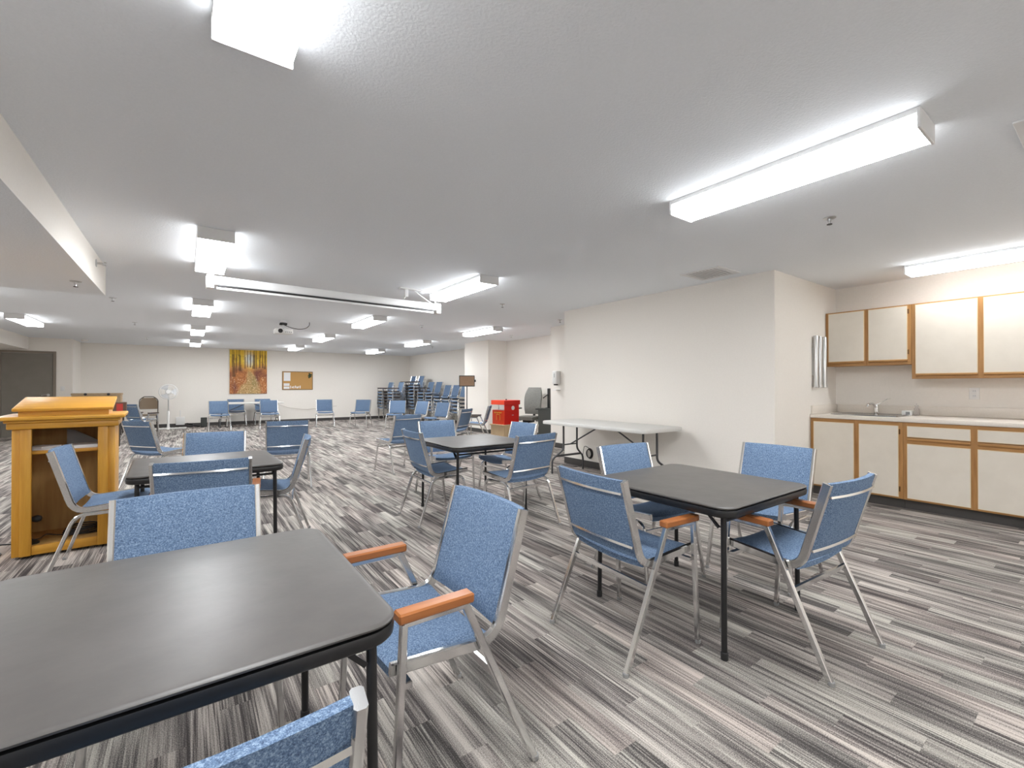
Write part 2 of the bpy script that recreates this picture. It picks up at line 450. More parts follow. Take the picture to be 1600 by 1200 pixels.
vent(3.27, .10, .44, 'square white ceiling vent cut by the right edge')

# ------------------------------------------------------------------ projection screen and projector
ps = thing('projection_screen', 'long white rolled-up projection screen hung below the ceiling', 'projection screen', (1.40, 5.25, 0), R(2.2))
hw = 1.225
part('case', MB().box(-hw, hw, -.055, .045, 2.20, 2.285, .012, 3), WHITEM, ps, 40)
part('slot', MB().box(-hw + .06, hw - .08, -.058, -.02, 2.188, 2.2005), BLACKP, ps)
part('bottom_bar', MB().box(-hw + .05, hw - .07, -.05, -.022, 2.158, 2.182, .006, 2), WHITEM, ps, 40)
for sx in (-1, 1):
    part('end_bracket', MB().box(sx * hw - .03, sx * hw + .03, -.06, .05, 2.165, 2.29, .006, 2), WHITEP, ps, 40)
    part('hook', MB().tube(fillet([(sx * (hw - .02), 0, 2.285), (sx * (hw - .02), 0, 2.34), (sx * (hw - .05), -.03, 2.34)], .02), .008, 6), WHITEP, ps, 40)
ch = MB()
for (a, b) in (((.85, -.04, CEIL), (1.18, -.01, 2.27)), ((-1.15, -.04, CEIL), (-1.2, -.01, 2.30))):
    ch.tube([a, b], .006, 6)
part('hanger_chain', ch, WHITEM, ps)
bk = MB(); bk.box(.68, .98, -.10, -.02, CEIL - .02, CEIL, .003, 1); bk.box(.75, .79, -.085, -.045, CEIL - .11, CEIL - .02, .003, 1); bk.tube([(.77, -.065, CEIL - .10), (.74, -.065, CEIL - .135)], .007, 6)
part('ceiling_bracket', bk, WHITEM, ps)

pj = thing('projector', 'white projector hanging from the ceiling before the back wall', 'projector', (1.43, 9.15, 0), R(-2))
b = part('body', MB().box(-.15, .15, -.12, .12, 2.185, 2.275, .018, 3), WHITEP, pj, 40)
part('lens', MB().lathe([(.038, 0), (.038, -.02), (.030, -.022), (.026, -.012), (0.0001, -.012)], 18, -.06, -.12, 2.23, 'y'), BLACKP, b, 40)
gv = MB()
for i in range(4): gv.box(.02 + i * .03, .038 + i * .03, -.123, -.119, 2.21, 2.22)
part('air_slot', gv, BLACKP, b)
part('ceiling_mount', MB().lathe([(.055, CEIL), (.055, CEIL - .03), (.02, CEIL - .035), (.02, 2.32), (.07, 2.31), (.07, 2.272)], 16), WHITEM, pj, 40)
part('mount_plate', MB().box(-.06, .06, -.05, .05, 2.35, 2.385, .004, 1), BLACKP, pj)
c = [(.0, 0, 2.36), (.12, 0, 2.31), (.26, -.02, 2.285), (.38, -.03, 2.31), (.44, -.03, 2.37), (.44, -.03, CEIL)]
part('cable', MB().tube(fillet(c, .06), .006, 6), BLACKP, pj, 60)

# ------------------------------------------------------------------ chairs
def rail_path(x):
    return fillet([(x, -.222, .815), (x, -.112, .425), (x, .235, .452)], [.075], 7)
def back_y(z):        # y of the rail line at height z (back part)
    return -.222 + (.815 - z) / (.815 - .425) * (.222 - .112)
def foot(x, y): return MB().lathe([(.0125, 0), (.0135, .003), (.0135, .016), (.0115, .018)], 8, x, y, 0).mesh('foot_cap', GREYP, 40)
def chair_template(arms, armm=None):
    T = []; hw = .226
    # padded back, bowed towards the rear
    z0, z1 = .462, .812
    def fb(u, v, side):
        x = (u * 2 - 1) * (hw - .010); z = z0 + (z1 - z0) * v
        bow = .026 * (1 - (x / hw) ** 2)
        edge = min(1, min(v, 1 - v) * 9) ** .5 * min(1, min(u, 1 - u) * 10) ** .5
        y = back_y(z) - bow * (.4 + .6 * v)
        return (x, y + (.012 + .013 * edge if side == 0 else -.010 - .007 * edge), z + (0.004 if (v == 1) else 0))
    T.append(('backrest', MB().shell(fb, 12, 10).mesh('backrest', FAB, 50), None))
    def fs(u, v, side):
        x = (u * 2 - 1) * (hw - .010); y = -.098 + (.235 + .098) * v
        z = .437 + .025 * v
        sag = -.016 * (1 - (x / hw) ** 2)
        edge = min(1, min(v, 1 - v) * 9) ** .5 * min(1, min(u, 1 - u) * 10) ** .5
        dn = -.012 * max(0, v - .85) / .15
        return (x, y, z + sag + dn + (.004 + .012 * edge if side == 0 else -.020 - .006 * edge))
    T.append(('seat', MB().shell(fs, 12, 10).mesh('seat', FAB, 50), None))
    for s in (-1, 1):
        T.append(('side_rail', MB().rect(rail_path(s * (hw - .001)), .019, .036, c=.004).mesh('side_rail', CHROME, 35), None))
    def strip(z, w, wall):
        pts = []
        for i in range(11):
            x = (i / 10 * 2 - 1) * (hw - .012); v = (z - z0) / (z1 - z0)
            bow = .026 * (1 - (x / hw) ** 2)
            pts.append((x, back_y(z) - bow * (.4 + .6 * v) - wall, z))
        return MB().rect(pts, w, .007, side=(0, .23, .97))
    T.append(('top_strip', strip(.757, .010, .020).mesh('top_strip', CHROME, 40), None))
    T.append(('lower_strip', strip(.512, .011, .0195).mesh('lower_strip', CHROME, 40), None))
    if arms:
        ax = .252
        for s in (-1, 1):
            x0, x1 = s * .256, s * ax
            arm = len(T)
            T.append(('armrest', MB().box(s * ax - .023, s * ax + .023, -.005, .228, .587, .616, .005, 1).mesh('armrest', armm, 25), None))
            T.append(('arm_rail', MB().rect([(x1, .012, .578), (x1, .208, .578)], .020, .018, c=.003).mesh('arm_rail', CHROME, 35), None))
            i = len(T)
            T.append(('leg', MB().rect([(x0, .236, .002), (x1, .206, .580)], .021, .021, c=.003).mesh('leg', CHROME, 35), None))
            T.append(('foot_cap', foot(x0, .236), i))
            i = len(T)
            T.append(('leg', MB().rect([(x0, -.245, .002), (x1, .016, .580)], .021, .024, c=.003).mesh('leg', CHROME, 35), None))
            T.append(('foot_cap', foot(x0, -.245), i))
        T.append(('crossbar', MB().rect([(-.25, -.095, .332), (.25, -.095, .332)], .012, .022, side=(0, 1, 0)).mesh('crossbar', CHROME, 35), None))
        T.append(('crossbar', MB().rect([(-.25, .19, .405), (.25, .19, .405)], .02, .016, side=(0, 1, 0)).mesh('crossbar', CHROME, 35), None))
    else:
        for s in (-1, 1):
            xf, xt = s * .256, s * .236
            for sg, yf, yt in ((1, .236, .185), (-1, -.245, -.105)):
                pts = fillet([(xf, yf, .002), (xt, yt, .405), (xt, yt - sg * .145, .405)], [.06], 6)
                i = len(T)
                T.append(('leg', MB().rect(pts, .021, .021, c=.004).mesh('leg', CHROME, 35), None))
                T.append(('foot_cap', foot(xf, yf), i))
        T.append(('crossbar', MB().rect([(-.238, -.122, .357), (.238, -.122, .357)], .012, .020, side=(0, 1, 0)).mesh('crossbar', CHROME, 35), None))
        T.append(('crossbar', MB().rect([(-.237, .19, .352), (.237, .19, .352)], .012, .020, side=(0, 1, 0)).mesh('crossbar', CHROME, 35), None))
    return T
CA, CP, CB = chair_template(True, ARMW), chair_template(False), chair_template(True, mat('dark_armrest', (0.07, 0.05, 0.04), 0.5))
ga, gp = 'blue chairs with wooden armrests', 'blue armless chairs'
def chair(x, y, deg, arms, label):
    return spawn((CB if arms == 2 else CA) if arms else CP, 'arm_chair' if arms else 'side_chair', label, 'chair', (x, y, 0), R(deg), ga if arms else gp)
chair(.685, 1.415, 90, True, 'large blue chair with two wooden arms right of the foreground table')
chair(.012, 1.92, 180, False, 'blue chair facing us behind the foreground table')
chair(-.025, .835, -4, False, 'blue chair at the bottom edge, only its backrest corner showing')
chair(.10, 3.225, -7, True, 'blue chair with its back to us, wooden arm showing, at the left middle table')
chair(.18, 4.58, 172, False, 'blue chair facing us across the left middle table')
chair(-.46, 4.17, -92, False, 'blue chair standing sideways in front of the wooden lectern')
chair(.57, 3.98, 79, False, 'blue chair seen edge-on at the right of the left middle table')
chair(1.0, 6.09, -8, False, 'dark blue chair with its back to us, alone behind the left middle table')
chair(-.30, 6.95, -52, False, 'blue chair seen from behind just right of the lectern')
chair(1.89, 3.87, -93, False, 'blue chair at the left side of the centre table')
chair(2.40, 4.64, 178, True, 'blue chair facing us at the far left of the centre table')
chair(2.845, 4.0, 90, False, 'blue chair at the right side of the centre table, mostly hidden')
chair(2.40, 3.20, 5, False, 'blue chair with its back to us at the near side of the centre table')
chair(2.52, 6.30, 13, False, 'dark blue chair with bent legs standing left behind the centre table')
chair(1.763, 1.497, -94, True, 'large blue chair with one wooden arm showing at the left of the right table')
chair(2.408, .958, -3.5, True, 'blue chair with two wooden arms at the near side of the right table')
chair(2.46, 1.88, 175, False, 'blue chair facing us at the far side of the right table')
chair(3.09, 1.44, 91, False, 'blue chair between the right table and the kitchen cabinets')
chair(.72, 14.72, 182, False, 'small far blue chair in front of the white table, left one')
chair(1.93, 14.6, 178, False, 'small far blue chair in front of the white table, right one')
chair(1.25, 16.45, 180, False, 'small far blue chair behind the white table, left one')
chair(2.0, 16.45, 180, False, 'small far blue chair behind the white table, right one')
chair(3.41, 14.45, 171, False, 'lone far blue chair below the cork board, left of two')
chair(4.25, 13.65, 142, False, 'lone far blue chair turned aside, right of the one below the cork board')
chair(4.79, 12.2, 146, False, 'blue chair standing in front of the leftmost chair stack')
chair(5.07, 11.4, 110, False, 'blue chair turned sideways before the middle of the chair stacks')
chair(5.07, 10.2, 108, False, 'blue chair turned sideways before the right end of the chair stacks')
chair(3.98, 7.26, 34, False, 'dark blue chair seen from behind just past the centre table, left of the red machine')
chair(5.02, 8.12, 50, 2, 'blue arm chair leaning beside the red machine')
chair(-.88, 13.6, -52, 2, 'far blue chair in front of the brown folding chair')
# stacks
def rank(k, n):
    if k == 0: return 'bottom'
    if k == n - 1: return 'topmost'
    return ordn[k] + ' from the floor' if k < 6 else 'second from the top'
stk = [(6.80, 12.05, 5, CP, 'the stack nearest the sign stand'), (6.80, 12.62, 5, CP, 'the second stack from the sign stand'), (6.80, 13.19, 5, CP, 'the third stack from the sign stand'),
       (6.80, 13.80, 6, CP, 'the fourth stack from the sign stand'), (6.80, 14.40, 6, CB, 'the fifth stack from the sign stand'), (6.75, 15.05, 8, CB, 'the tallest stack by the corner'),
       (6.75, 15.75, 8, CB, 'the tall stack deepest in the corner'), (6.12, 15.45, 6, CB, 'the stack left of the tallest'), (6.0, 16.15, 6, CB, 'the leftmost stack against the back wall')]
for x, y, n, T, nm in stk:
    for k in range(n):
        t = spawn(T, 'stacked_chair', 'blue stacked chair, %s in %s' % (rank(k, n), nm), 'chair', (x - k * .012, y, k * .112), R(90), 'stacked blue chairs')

# ------------------------------------------------------------------ card tables
def roundrect(hx, hy, r, n=6):
    out = []
    for cx, cy, a0 in ((hx - r, hy - r, 0), (-hx + r, hy - r, 90), (-hx + r, -hy + r, 180), (hx - r, -hy + r, 270)):
        for k in range(n + 1):
            a = R(a0 + 90 * k / n); out.append((cx + r * math.cos(a), cy + r * math.sin(a)))
    return out
def card_table_template():
    T = []; e = .43; zt = .69
    m = MB()
    rings = []
    for (ins, z) in ((.014, zt - .014), (.006, zt - .010), (.004, zt - .005), (.008, zt - .0012), (.016, zt)):
        rings.append([m.bm.verts.new((x, y, z)) for x, y in roundrect(e - ins, e - ins, .075 - ins, 8)])
    for a, b in zip(rings, rings[1:]):
        n = len(a)
        for j in range(n): m.bm.faces.new((a[j], a[(j + 1) % n], b[(j + 1) % n], b[j]))
    m.bm.faces.new(rings[0][::-1]); m.bm.faces.new(rings[-1])
    T.append(('tabletop', m.mesh('tabletop', VINYL, 40), None))
    m = MB(); pr = [(-.013, -.020), (-.007, -.025), (.005, -.025), (.011, -.019), (.013, 0), (.010, .008), (-.009, .008), (-.013, 0)]
    pth = [(x, y, zt - .024) for x, y in roundrect(e - .015, e - .015, .065, 8)]
    n = len(pth); rings = []
    for i, p in enumerate(pth):
        q = Vector(pth[(i + 1) % n]) - Vector(pth[i - 1]); q.normalize(); nn = Vector((q.y, -q.x, 0))
        rings.append([m.bm.verts.new(Vector(p) + nn * a + Vector((0, 0, b))) for a, b in pr])
    for i in range(n):
        a, b = rings[i], rings[(i + 1) % n]
        for j in range(len(pr)): m.bm.faces.new((a[j], a[(j + 1) % 8], b[(j + 1) % 8], b[j]))
    T.append(('edge_rail', m.mesh('edge_rail', BLACKM, 50), None))
    T.append(('underside_panel', MB().box(-e + .03, e - .03, -e + .03, e - .03, zt - .022, zt - .014).mesh('underside_panel', BLACKM), None))
    for sx in (-1, 1):
        for sy in (-1, 1):
            x, y = sx * (e - .060), sy * (e - .060)
            i = len(T)
            T.append(('leg', MB().tube([(x + sx * .006, y + sy * .006, .012), (x, y, zt - .02)], .0125, 10).mesh('leg', BLACKM, 50), None))
            T.append(('foot_cap', MB().lathe([(.013, 0), (.016, .002), (.016, .034), (.0135, .036)], 10, x + sx * .006, y + sy * .006).mesh('foot_cap', BLACKP, 40), i))
            m = MB()
            m.rect([(x, y - sy * .018, .585), (x - sx * .005, y - sy * .105, zt - .03)], .012, .004, side=(1, 0, 0))
            m.rect([(x + sx * .012, y - sy * .016, .585), (x + sx * .012, y - sy * .09, zt - .03)], .004, .012, side=(1, 0, 0))
            T.append(('leg_brace', m.mesh('leg_brace', BLACKM), None))
    for sy in (-1, 1):
        T.append(('crossbar', MB().tube([(-e + .06, sy * (e - .06), .617), (e - .06, sy * (e - .06), .617)], .008, 8).mesh('crossbar', BLACKM, 50), None))
    return T
CT = card_table_template()
gt = 'black square card tables'
spawn(CT, 'card_table', 'big black card table in the foreground, cut by the left edge', 'table', (-.02, 1.415, 0), R(90), gt)
spawn(CT, 'card_table', 'black card table beside the wooden lectern', 'table', (.12, 3.885, 0), R(1.5), gt)
spawn(CT, 'card_table', 'black card table in the middle of the room, before the red machine', 'table', (2.32, 3.87, 0), R(-1), gt)
spawn(CT, 'card_table', 'black card table at the right, in front of the boxed-out wall', 'table', (2.33, 1.455, 0), 0, gt)

# white folding tables
def folding_table(name, label, x, y, ln, wd, rz):
    t = thing(name, label, 'table', (x, y, 0), rz, 'white folding tables')
    m = MB(); zt = .74; rings = []
    for ins, z in ((.004, zt - .045), (0, zt - .038), (0, zt - .010), (.004, zt - .003), (.012, zt)):
        rings.append([m.bm.verts.new((a, b, z)) for a, b in roundrect(ln / 2 - ins, wd / 2 - ins, .05, 6)])
    for a, b in zip(rings, rings[1:]):
        n = len(a)
        for j in range(n): m.bm.faces.new((a[j], a[(j + 1) % n], b[(j + 1) % n], b[j]))
    m.bm.faces.new(rings[0][::-1]); m.bm.faces.new(rings[-1])
    part('tabletop', m, TOPP, t, 40)
    for s in (-1, 1):
        xe = s * (ln / 2 - .20)
        for sy in (-1, 1):
            p = fillet([(xe, sy * .13, zt - .045), (xe, sy * .13, .33), (xe + s * .05, sy * (wd / 2 - .07), .20), (xe + s * .05, sy * (wd / 2 - .07), .002)], .05, 5)
            part('leg', MB().tube(p, .0135, 8), GREYM, t, 50)
        part('crossbar', MB().rect([(xe + s * .03, -.24, .245), (xe + s * .03, .24, .245)], .014, .028, side=(1, 0, 0)), GREYM, t)
        part('leg_brace', MB().tube([(xe, 0, .40), (s * .12, 0, zt - .05)], .010, 8), GREYM, t, 50)
        part('brace_bar', MB().tube([(xe, -.13, .40), (xe, .13, .40)], .009, 8), GREYM, t, 50)
    return t
folding_table('folding_table', 'white folding table along the boxed-out wall', 4.45, 4.045, 1.77, .74, R(90))
folding_table('folding_table', 'white folding table at the back wall below the forest picture', 1.55, 15.88, 1.83, .74, 0)

# ------------------------------------------------------------------ kitchen
ZT, ZTOE, XCB, XCU = .868, .10, 5.788, 6.2255
def fframe(nm, par, xf, y0, y1, z0, z1, stiles, rails, th=.02):
    for (a, b) in stiles: part('stile', MB().box(xf, xf + th, a, b, z0, z1), OAK[2], par)
    for (a, b, c, dd) in rails: part('rail', MB().box(xf + .0008, xf + th, a, b, c, dd), OAK[1], par)
def door(par, xf, y0, y1, z0, z1, nm='door', pull=True, hinge=None):
    dd = part(nm, MB().box(xf - .016, xf - .0005, y0, y1, z0, z1, .0012, 1), CREAM, par)
    e = MB(); t = .004
    e.box(xf - .0155, xf - .0008, y0 - t, y0, z0 - t, z1 + t); e.box(xf - .0155, xf - .0008, y1, y1 + t, z0 - t, z1 + t)
    e.box(xf - .0155, xf - .0008, y0, y1, z1, z1 + t); e.box(xf - .0155, xf - .0008, y0, y1, z0 - t, z0)
    part('edge_band', e, CREAME, dd)
    if pull: part('pull_strip', MB().box(xf - .022, xf - .0006, y0 - t, y1 + t, z0 - t - .020, z0 - t, .004, 2), OAK[1], dd, 40)
    if hinge is not None:
        for z in (z0 + .05, z1 - .08): part('hinge', MB().box(xf - .008, xf - .0002, hinge - .006, hinge + .006, z, z + .05, .002, 1), mat_h, dd)
mat_h = mat('bronze_hinge', (0.16, 0.08, 0.03), 0.4, 0.6)
gc = 'cream kitchen cabinets with oak frames'
def upper(y0, y1, z0, z1, divs, label, hinge=None):
    c = thing('wall_cabinet', label, 'cabinet', (0, 0, 0), 0, gc)
    part('carcass', MB().box(XCU + .02, XK - .001, y0, y1, z0 + .004, z1), OAK[2], c)
    ys = [y0] + divs + [y1]
    st = [(y0, y0 + .034), (y1 - .034, y1)] + [(q - .022, q + .022) for q in divs]
    rl = []
    for a, b in zip(ys, ys[1:]):
        a2 = a + (.034 if a == y0 else .022); b2 = b - (.034 if b == y1 else .022)
        rl += [(a2, b2, z0, z0 + .03), (a2, b2, z1 - .016, z1)]
        door(c, XCU, a2 + .002, b2 - .002, z0 + .058, z1 - .018, hinge=hinge if hinge and abs(a2 - hinge) < .06 else None)
    fframe('f', c, XCU, y0, y1, z0, z1, st, rl)
upper(1.379, 2.168, 1.459, 2.097, [1.768], 'short upper cabinet with two cream doors above the sink', hinge=1.405)
upper(.372, 1.377, 1.303, 2.097, [.865], 'tall upper cabinet with two cream doors right of the short one')
upper(-.66, .370, 1.303, 2.097, [-.145], 'upper cabinet beyond the right edge of the picture')
def basecab(y0, y1, divs, label, drawers, hinge=None):
    c = thing('base_cabinet', label, 'cabinet', (0, 0, 0), 0, gc)
    part('carcass', MB().box(XCB + .02, XK - .001, y0, y1, ZTOE, ZT - .003), OAK[2], c)
    part('toe_kick', MB().box(XCB + .055, XCB + .065, y0, y1, 0, ZTOE), BASEB, c)
    ys = [y0] + divs + [y1]
    st = [(y0, y0 + .034), (y1 - .034, y1)] + [(q - .024, q + .024) for q in divs]
    rl = []
    for a, b in zip(ys, ys[1:]):
        a2 = a + (.034 if a == y0 else .024); b2 = b - (.034 if b == y1 else .024)
        rl += [(a2, b2, ZTOE, ZTOE + .018), (a2, b2, ZT - .038, ZT - .003)]
        if drawers:
            rl.append((a2, b2, .655, .725))
            door(c, XCB, a2 + .002, b2 - .002, .728, .828, 'drawer_front', pull=False)
            part('pull_strip', MB().box(XCB - .020, XCB, a2, b2, .690, .716, .005, 2), OAK[1], c, 40)
            door(c, XCB, a2 + .002, b2 - .002, ZTOE + .022, .652, pull=False)
        else:
            door(c, XCB, a2 + .002, b2 - .002, ZTOE + .022, ZT - .042, pull=False, hinge=hinge if hinge and abs(a2 - hinge) < .06 else None)
    fframe('f', c, XCB, y0, y1, ZTOE, ZT - .003, st, rl)
basecab(1.351, 2.168, [1.733], 'cream base cabinet with two doors under the sink', False, hinge=1.378)
basecab(.33, 1.349, [.849], 'cream base cabinet with drawers right of the sink cabinet', True)
basecab(-.70, .328, [-.18], 'base cabinet beyond the right edge of the picture', True)
ct = thing('countertop', 'cream laminate countertop with backsplash', 'countertop', (0, 0, 0))
part('worktop', MB().box(XCB - .022, XK - .001, -.72, 2.170, ZT, .908, .006, 2), COUNTER, ct, 40)
part('backsplash', MB().box(XK - .020, XK - .001, -.72, 2.150, .9082, 1.008, .004, 2), COUNTER, ct, 40)
part('side_splash', MB().box(XCB + .01, XK - .0205, 2.150, 2.170, .9082, 1.005, .004, 2), COUNTER, ct, 40)
sk = thing('sink', 'stainless steel drop-in sink in the countertop', 'sink', (0, 0, 0))
m = MB(); rings = []
for hx, hy, r, z in ((.235, .30, .05, .9086), (.232, .297, .05, .918), (.215, .28, .05, .920), (.20, .26, .05, .914), (.185, .22, .06, .9095), (.10, .12, .05, .9092)):
    rings.append([m.bm.verts.new((6.12 + x, 1.72 + y, z)) for x, y in roundrect(hx, hy, r, 5)])
for a, b in zip(rings, rings[1:]):
    n = len(a)
    for j in range(n): m.bm.faces.new((a[j], a[(j + 1) % n], b[(j + 1) % n], b[j]))
m.bm.faces.new(rings[-1])
part('rim', m, mat('sink_steel', (.42, .42, .42), .22, 1.0), sk, 50)
part('drain', MB().lathe([(.045, .9095), (.045, .9105), (.03, .9108), (.0001, .9104)], 16, 6.10, 1.72), CHROME, sk, 40)
fc = thing('faucet', 'chrome single-lever faucet behind the sink', 'faucet', (6.42, 1.735, .9152))
part('base', MB().lathe([(.032, 0), (.032, .006), (.024, .012), (.023, .085), (.019, .10), (.0001, .104)], 16), CHROME, fc, 40)
part('spout', MB().tube(fillet([(0, 0, .06), (-.07, .01, .115), (-.17, .03, .105), (-.178, .03, .075)], .03), .012, 10), CHROME, fc, 50)
part('lever', MB().rect(fillet([(0, 0, .10), (.02, -.03, .115), (.035, -.09, .165), (.03, -.12, .170)], .02), .014, .006, side=(1, .3, 0)), CHROME, fc, 50)
sp = thing('soap_caddy', 'small clear soap bottle and sponge box on the counter', 'soap caddy', (6.36, 1.45, .9084))
part('box', MB().box(-.045, .045, -.05, .035, 0, .052, .006, 2), WHITEP, sp, 40)
part('label_print', MB().box(-.047, -.0452, -.035, .0, .012, .040), GREYP, sp)
part('bottle', MB().lathe([(.022, 0), (.022, .075), (.010, .09), (.010, .10), (.016, .102), (.016, .112), (.004, .114), (.004, .13)], 12, .01, -.078), CLEAR, sp, 40)
ot = thing('wall_outlet', 'white wall outlet above the counter', 'outlet', (XK, .957, 1.15), 0)
part('plate', MB().box(-.006, 0, -.038, .038, -.06, .06, .003, 2), WHITEP, ot, 40)
for z in (-.025, .025):
    q = part('socket', MB().lathe([(.017, 0), (.017, -.003), (.0001, -.003)], 14, -.006, 0, z, 'x'), WHITEM, ot, 40)
    part('slot', MB().box(-.0095, -.0088, -.008, -.005, z - .003, z + .008).box(-.0095, -.0088, .005, .008, z - .003, z + .008), GREYP, q)
for i, (x, nm) in enumerate([(5.85, 'left'), (5.955, 'middle'), (6.09, 'right')]):
    z0, z1 = 1.21, 1.81
    c = thing('cup_dispenser', 'chrome tube cup dispenser on the wall beside the upper cabinet, %s of three' % nm, 'cup dispenser', (x, YB0 - .035, 0), 0, 'chrome cup dispensers')
    part('tube', MB().lathe([(.026, z0 + .03), (.026, z1 - .02), (.022, z1 - .005), (.0001, z1)], 20), STEEL, c, 40)
    part('collar', MB().lathe([(.022, z0), (.030, z0 + .004), (.030, z0 + .032), (.026, z0 + .034)], 20), STEEL, c, 40)
    part('bracket', MB().box(-.012, .012, .024, .0349, z0 + .14, z0 + .46), STEEL, c)

# ------------------------------------------------------------------ lectern
lt = thing('lectern', 'open-backed honey-coloured wooden lectern with a shelf', 'lectern', (-.722, 4.615, 0), R(2.5))
hw, dp = .272, .46
def lb(nm, x0, x1, y0, y1, z0, z1, ax, bev=.004, par=None): return part(nm, MB().box(x0, x1, y0, y1, z0, z1, bev, 2), LWOOD[ax], par or lt, 40)
for s in (-1, 1):
    a, b2 = sorted((s * hw, s * (hw - .022))); lb('side_panel', a, b2, .021, dp, .02, .92, 2, .001)
    a, b2 = sorted((s * (hw - .04), s * (hw - .098))); lb('pilaster', a, b2, -.014, .02, .02, .92, 2, .004)
    a, b2 = sorted((s * hw, s * (hw - .041))); lb('corner_post', a, b2, 0, .02, .02, .92, 2, .003)
lb('back_panel', -hw + .0225, hw - .0225, dp - .02, dp - .001, .02, .92, 2, .001)
lb('bottom_rail', -hw + .0985, hw - .0985, -.004, .02, .02, .085, 0, .004)
part('bottom_shelf', MB().box(-hw + .023, hw - .023, .0205, dp - .021, .06, .084), LPLY, lt)
part('inner_lining', MB().box(-hw + .0228, hw - .0228, dp - .026, dp - .0205, .0845, .91), LPLY, lt)
lb('shelf', -hw + .0235, hw - .0235, .021, dp - .027, .735, .758, 0, .003)
# crown, slab and sloped reading desk
lb('crown_moulding', -hw - .022, hw + .022, -.035, dp + .01, .921, .965, 0, .008)
lb('crown_cap', -hw - .034, hw + .034, -.048, dp + .022, .9655, .985, 0, .006)
lb('top_slab', -hw - .085, hw + .06, -.085, dp + .05, .9855, 1.012, 0, .007)
m = MB().prism([(-.030, 1.0125), (.36, 1.0125), (.36, 1.118), (-.030, 1.050)], -hw + .035, hw - .035, 'x')
part('desk_wedge', m, LWOOD[0], lt, 30)
ang = math.atan2(.068, .39)
m = MB().box(-hw + .008, hw - .008, -.012, .425, 0, .022, .005, 2, rot=Matrix.Rotation(ang, 3, 'X'), piv=(0, 0, 0))
bmesh.ops.translate(m.bm, verts=m.bm.verts, vec=(0, -.045, 1.0485))
part('reading_desk', m, LWOOD[0], lt, 40)
lect = lt
def lw(x, y, z):   # lectern local to world
    c, s = math.cos(R(2.5)), math.sin(R(2.5)); return (-.725 + x * c - y * s, 4.615 + x * s + y * c, z)
def onlect(name, mb, m, label, cat, loc, rz=2.5, smooth=None): return single(name, mb, m, label, cat, lw(*loc), R(rz), smooth)
onlect('paper_stack', MB().box(-.11, .11, -.11, .11, 0, .010).box(-.10, .115, -.10, .10, .010, .022, rot=Matrix.Rotation(R(6), 3, 'Z')), PAPER, 'flat stack of white papers on the right of the lectern shelf', 'papers', (.10, .16, .7585))
m = MB().box(-.09, .09, -.08, .08, 0, .012).box(-.07, .075, -.07, .07, .012, .024, rot=Matrix.Rotation(R(-25), 3, 'Z'))
onlect('loose_papers', m, PAPER, 'loose white papers on the left of the lectern shelf', 'papers', (-.14, .14, .7585), -12)
bk = thing('binder', 'grey pamphlet standing at the back of the lectern shelf', 'binder', lw(.06, .35, .7585), R(2.5))
part('cover', MB().prism([(-.09, 0), (.09, 0), (.09, .03), (-.04, .115), (-.09, .125)], -.006, .006, 'y'), GREYP, bk)
mk = thing('desk_microphone', 'black microphone on a short desk stand inside the lectern', 'microphone', lw(-.195, .085, .0845), 0)
part('base', MB().lathe([(.055, 0), (.055, .008), (.045, .014), (.0001, .016)], 20), BLACKM, mk, 40)
part('stem', MB().lathe([(.008, .012), (.008, .10)], 10), CHROME, mk, 40)
part('clip', MB().lathe([(.014, .10), (.016, .105), (.016, .155), (.012, .16)], 12), BLACKP, mk, 40)
part('head', MB().lathe([(.0001, -.06), (.014, -.055), (.016, .01), (.024, .03), (.026, .045), (.018, .062), (.0001, .068)], 12, 0, 0, .175, 'x'), BLACKP, mk, 40)
m = MB()
for k in range(5):
    pts = []
    for i in range(25):
        a = 2 * math.pi * i / 24
        pts.append((.12 * math.cos(a) * (1 - .05 * k) + .01 * math.sin(3 * a + k), .075 * math.sin(a) * (1 + .06 * k), .008 + .011 * k + .004 * math.sin(2 * a + k)))
    m.tube(pts, .0055, 6)
m.tube(fillet([(-.12, 0, .01), (-.16, -.02, .02), (-.21, .03, .03), (-.25, -.03, .012), (-.30, -.02, .02)], .03), .004, 6)
onlect('coiled_cable', m, BLACKP, 'coiled black cable on the lectern floor', 'cable', (.09, .20, .0845), 12, 60)
# cables on the carpet left of the lectern
def cable(label, pts, r, m, nm='floor_cable'):
    single(nm, MB().tube(fillet(pts, .12, 5), r, 6), m, label, 'cable', smooth=60)
cable('black cable on the carpet left of the lectern', [(-2.2, 5.6, .006), (-1.6, 5.0, .006), (-1.25, 5.15, .006), (-1.02, 5.05, .006), (-1.01, 4.9, .006)], .005, BLACKP)
cable('white cable looping on the carpet at the left edge', [(-1.7, 4.75, .006), (-1.35, 4.95, .006), (-1.12, 4.75, .006), (-1.08, 4.50, .006), (-1.35, 4.42, .006), (-1.8, 4.5, .006)], .004, WHITEP)
cable('dark cable tangle on the carpet beside the lectern', [(-1.9, 5.2, .006), (-1.4, 4.85, .006), (-1.2, 5.0, .006), (-1.05, 4.78, .006), (-1.25, 4.62, .006), (-1.6, 4.9, .006)], .005, BLACKP)

